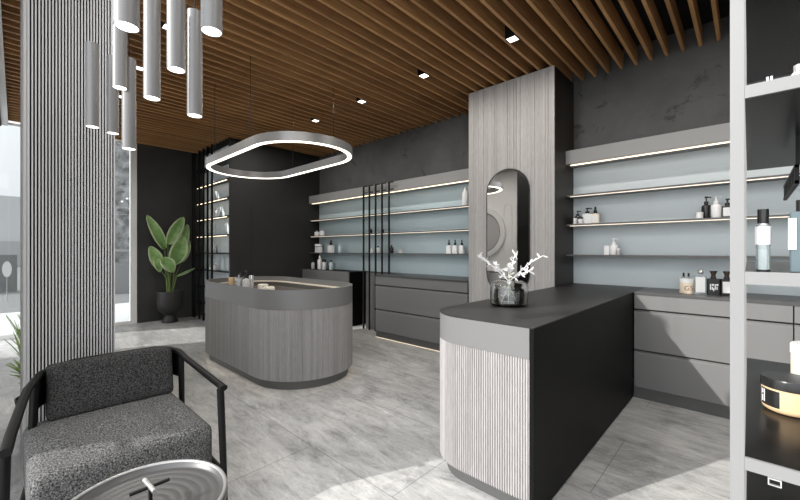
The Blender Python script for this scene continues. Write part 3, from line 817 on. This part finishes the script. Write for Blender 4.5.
# niche shelves at far left
G4 = 'bottles on the far left shelves'; YN = 2.665
NS = [(210, 5, 9, 1.89, white_gl, 'left white bottle on the far left shelf just under the ring lamp'), (214, 3, 7, 1.89, silver, 'middle silver bottle on the far left shelf just under the ring lamp'), (217.5, 4, 9.5, 1.89, white_gl, 'right white bottle on the far left shelf just under the ring lamp'),
      (213.5, 5, 8.5, 1.25, white_gl, 'white jar alone on the far left shelf at plant height'), (211, 4, 5, .93, silver, 'left silver pot on the far left shelf above the island edge'), (215.5, 4, 7, .93, white_gl, 'right white pot on the far left shelf above the island edge'),
      (208, 3, 5, 1.57, white_gl, 'tiny white pot behind the rods, far left shelf at leaf height')]
for px, wp, hp, z, m_, lb in NS:
    shelf_item('small_bottle', lb, px, wp, hp, z, m_, white_gl, 'cap', Y=YN, group=G4)
# on the island
G5 = 'bottles and jars on the island'; ZI = .8725
def isl(name, label, x, y, w, h, *a, z=.812, **k): bottle(name, label, x, y, z, w, h, *a, group=G5, **k)
for px, py_top, Y, w, m_, cp, tp, shp, nm, lb in (
        (231.3, 277.5, 1.93, .060, tan, tan, 'lid', 'round', 'wooden_jar', 'tan wooden jar at the left end of the island group'),
        (236.0, 277.5, 1.99, .050, clear_b, silver, 'lid', 'round', 'glass_jar', 'clear glass jar next to the tan jar on the island'),
        (238.9, 275.0, 1.93, .046, grey_b, silver, 'cap', 'round', 'slim_bottle', 'slim pale bottle third from left on the island'),
        (241.2, 272.5, 1.97, .034, silver, black_gl, 'tall', 'round', 'slim_bottle', 'thin silver tube with dark tip on the island'),
        (246.4, 270.5, 1.90, .085, grey_b, black_gl, 'pump', 'round', 'pump_bottle', 'largest grey pump bottle on the island'),
        (251.5, 275.5, 1.98, .050, grey_b, silver, 'lid', 'round', 'glass_jar', 'grey jar right of the largest pump bottle on the island')):
    d_ = dist(px, Y); ztop = EYE+(250-py_top)/F*d_
    isl(nm, lb, ray_x(px, Y), Y, w, ztop-.812, m_, cp, tp, shp)
for px, py_top, Y, w, lb in ((263, 284.0, 2.02, .075, 'taller cream folded towel stack on the island'), (269, 286.6, 1.98, .085, 'lower cream folded towel right of the taller stack on the island')):
    d_ = dist(px, Y); ztop = EYE+(250-py_top)/F*d_
    t = tag(obj('folded_towel', rbox(-w/2, w/2, -.05, .05, 0, max(.03, ztop-.8125), puff=.004), cloth_m, None, smooth='all', bevel=.012, seg=3, loc=(ray_x(px, Y), Y, .8125)), lb, 'towel', 'folded towels on the island')

# rack items
def ri(px, Y): return ray_x(px, Y)
yj = 1.02
xj = .062; dj = 1.065
t = thing('cosmetic_jar', 'large tan jar with black lid and black label on the rack', 'jar', (.0492, .885, 1.0355))
t.scale = (.9, .9, .84)
obj('body', lathe([(0,0),(.032,0),(.0365,.004),(.0378,.009),(.0378,.046),(0,.046)], 48), tan, t, smooth=True)
obj('lid', lathe([(0,.0463),(.0396,.0463),(.0396,.0625),(.0387,.0645),(0,.0645)], 48), black_gl, t, smooth=True)
bm = bmesh.new()
def wrap(a0, a1, z0, z1, r0, r1, n=10):
    bm = bmesh.new(); o_ = [(r1*math.cos(a0+(a1-a0)*i/n), r1*math.sin(a0+(a1-a0)*i/n)) for i in range(n+1)]
    i_ = [(r0*math.cos(a0+(a1-a0)*i/n), r0*math.sin(a0+(a1-a0)*i/n)) for i in range(n+1)]
    return prism(o_+i_[::-1], z0, z1, bm)
lb_ = obj('label', wrap(math.radians(192), math.radians(247), .010, .042, .0378, .0382), black_gl, t)
for k, (a_, w_, z0, z1) in enumerate(((197, 5, .018, .030), (197, 5, .033, .042), (206, 3, .018, .042))):
    obj('lettering', wrap(math.radians(a_), math.radians(a_+w_), z0-.003, z1-.003, .0382, .0384, 3), label_m, lb_)
t = thing('cosmetic_jar', 'pale cream jar with white lid behind the tan jar on the rack', 'jar', (.094, 1.05, 1.0355))
obj('body', lathe([(0,0),(.032,0),(.035,.004),(.035,.066),(0,.066)], 40), cream, t, smooth=True)
obj('lid', lathe([(0,.0663),(.036,.0663),(.036,.083),(.034,.085),(0,.085)], 40), white_gl, t, smooth=True)
t = thing('perfume_vial', 'slim clear vial with black cap and white label on the glossy rack shelf', 'bottle', (ray_x(763, .685), .685, 1.2727))
obj('body', lathe([(0,0),(.0066,0),(.0070,.001),(.0070,.058),(.006,.060),(0,.060)], 28), clear_b, t, smooth=True)
obj('cap', lathe([(0,.062),(.0056,.062),(.0056,.081),(0,.081)], 24), black_gl, t, smooth=True)
obj('collar', cyl(.0062, .0602, .0619, 24), silver, t, smooth=True)
obj('label', lathe([(.0071,.0345),(.0078,.0345),(.0078,.058),(.0071,.058),(.0071,.0345)], 28), label_m, t, smooth=True)
obj('base_band', cyl(.0072, -.0002, .0016, 24), black_gl, t)
t = thing('perfume_vial', 'wider teal vial with black cap cut by the right edge, on the rack', 'bottle', (ray_x(803.5, .67), .67, 1.2727))
obj('body', prism(sq(.024, .018), 0, .074), mat('teal_liquid', (.13, .18, .20), .12, trans=.45), t, bevel=.001)
obj('cap', lathe([(0,.075),(.0065,.075),(.0065,.0885),(0,.0885)], 24), black_gl, t, smooth=True)
obj('label', box(-.0135, -.0065, -.0105, -.0095, .028, .066), label_m, t)
t = thing('small_flask', 'small grey flask on the top rack shelf, cut by the right edge', 'bottle', (ray_x(799, .70), .70, 1.5105))
obj('body', lathe([(0,0),(.0075,0),(.0085,.002),(.0085,.014),(.006,.018),(0,.019)], 28), grey_b, t, smooth=True)
obj('cap', cyl(.0052, .0193, .027, 20), silver, t, smooth=True)

# ------------------------------------------------------------------ outside
pav = mat('pale_pavement', g3(.50), .8)
struct(obj('ground', box(-60, XL-.12, -40, 40, -.14, -.02), mat('street_asphalt', g3(.16), .9)))
struct(obj('pavement', box(-11.2, XL-.12, -40, 40, -.02, -.004), pav))
struct(obj('pavement_front', box(XL-.12, 20, -25, YF-.12, -.14, -.012), pav))
struct(obj('street_wall', box(-17.2, -17, -3.0, .30, -.02, 1.15), mat('street_wall_grey', g3(.16), .9)))
bl = plaster('mottled_facade', .07, .36, True, .9, 4.)
t = thing('building', 'mottled grey building seen through the window beside the plant wall', 'building', (-14.2, 1.0, 0))
obj('facade', box(-4, 0, .6, 6, -.02, 9), bl, t)
obj('base_course', box(-.02, .10, .6, 6, -.02, .9), mat('base_course_grey', g3(.24), .9), t)
obj('rail', box(.12, .18, .6, 6, 1.25, 1.32), mat('grey_rail', g3(.3), .6), t)
t = thing('building', 'pale hazy block far outside the left edge', 'building', (-45, -1.5, 0))
obj('wall', box(-6, 0, .2, 9, -.02, 5.8), mat('hazy_block', g3(.42), .9), t)
obj('low_wing', box(-4, 2, -7, 9, -.02, 2.0), mat('hazy_wing', g3(.33), .9), t)
t = thing('street_sign', 'white oval sign on a post outside the left window', 'sign', (-13.8, .06, -.02))
obj('plate', xz_prism([(.085*math.cos(2*PI*i/32), .83+.20*math.sin(2*PI*i/32)) for i in range(32)], -.012, .012), mat('pale_sign', g3(.5), .5), t).rotation_euler = (0, 0, PI/2)
obj('post', cyl(.008, 0, .65, 10), mat('grey_post', g3(.3), .6), t)

# ------------------------------------------------------------------ light
def light(name, kind, loc, energy, col=(1,1,1), **k):
    l = bpy.data.lights.new(name, kind); l.energy = energy; l.color = col
    for a_, b_ in k.items(): setattr(l, a_, b_)
    o = bpy.data.objects.new(name, l); C.objects.link(o); o.location = loc
    return o
DOWN_W = 7.5
s = light('sun', 'SUN', (0, -5, 8), 4.2, (1, .97, .92), angle=.012)
s.rotation_euler = Vector((.467, 1, -.63)).to_track_quat('-Z', 'Y').to_euler()
SKY_LOW, SKY_HIGH = 1.1, 3.2
for k, y, lb in DROW:                       # the lamps of the downlights
    l = light('downlight_lamp', 'AREA', (DLX(k), y, ZC-.0085), DOWN_W, (1, .95, .88), shape='SQUARE', size=.076)
w = bpy.data.worlds.new('World'); bpy.context.scene.world = w; w.use_nodes = True
bg = w.node_tree.nodes['Background']
tcw = w.node_tree.nodes.new('ShaderNodeTexCoord'); sep = w.node_tree.nodes.new('ShaderNodeSeparateXYZ'); rw = w.node_tree.nodes.new('ShaderNodeValToRGB')
w.node_tree.links.new(tcw.outputs['Generated'], sep.inputs[0]); w.node_tree.links.new(sep.outputs['Z'], rw.inputs[0]); w.node_tree.links.new(rw.outputs[0], bg.inputs[0])
rw.color_ramp.elements[0].position = .0; rw.color_ramp.elements[0].color = (.62, .63, .65, 1)
rw.color_ramp.elements[1].position = .6; rw.color_ramp.elements[1].color = (.95, .97, 1.0, 1)
# the sky is brightest on the street (sun) side
mr = w.node_tree.nodes.new('ShaderNodeMapRange'); mr.interpolation_type = 'SMOOTHSTEP'
mr.inputs['From Min'].default_value = -.1; mr.inputs['From Max'].default_value = .75
mr.inputs['To Min'].default_value = SKY_LOW; mr.inputs['To Max'].default_value = SKY_HIGH
ng = w.node_tree.nodes.new('ShaderNodeMath'); ng.operation = 'MULTIPLY'; ng.inputs[1].default_value = -1
w.node_tree.links.new(sep.outputs['Y'], ng.inputs[0]); w.node_tree.links.new(ng.outputs[0], mr.inputs['Value']); w.node_tree.links.new(mr.outputs[0], bg.inputs[1])

# ------------------------------------------------------------------ camera
cam = bpy.data.cameras.new('camera'); cam.sensor_width = 36; cam.lens = F/800*36; cam.clip_start = .02; cam.clip_end = 300
co = bpy.data.objects.new('camera', cam); C.objects.link(co)
co.location = (0, 0, EYE); co.rotation_euler = (PI/2, 0, math.atan2(SY, CY))
sc = bpy.context.scene; sc.camera = co
sc.view_settings.view_transform = 'Standard'; sc.view_settings.look = 'None'; sc.view_settings.gamma = 1
sc.view_settings.use_curve_mapping = False
sc.view_settings.exposure = .35
sc.cycles.use_denoising = True
sc.cycles.max_bounces = 8
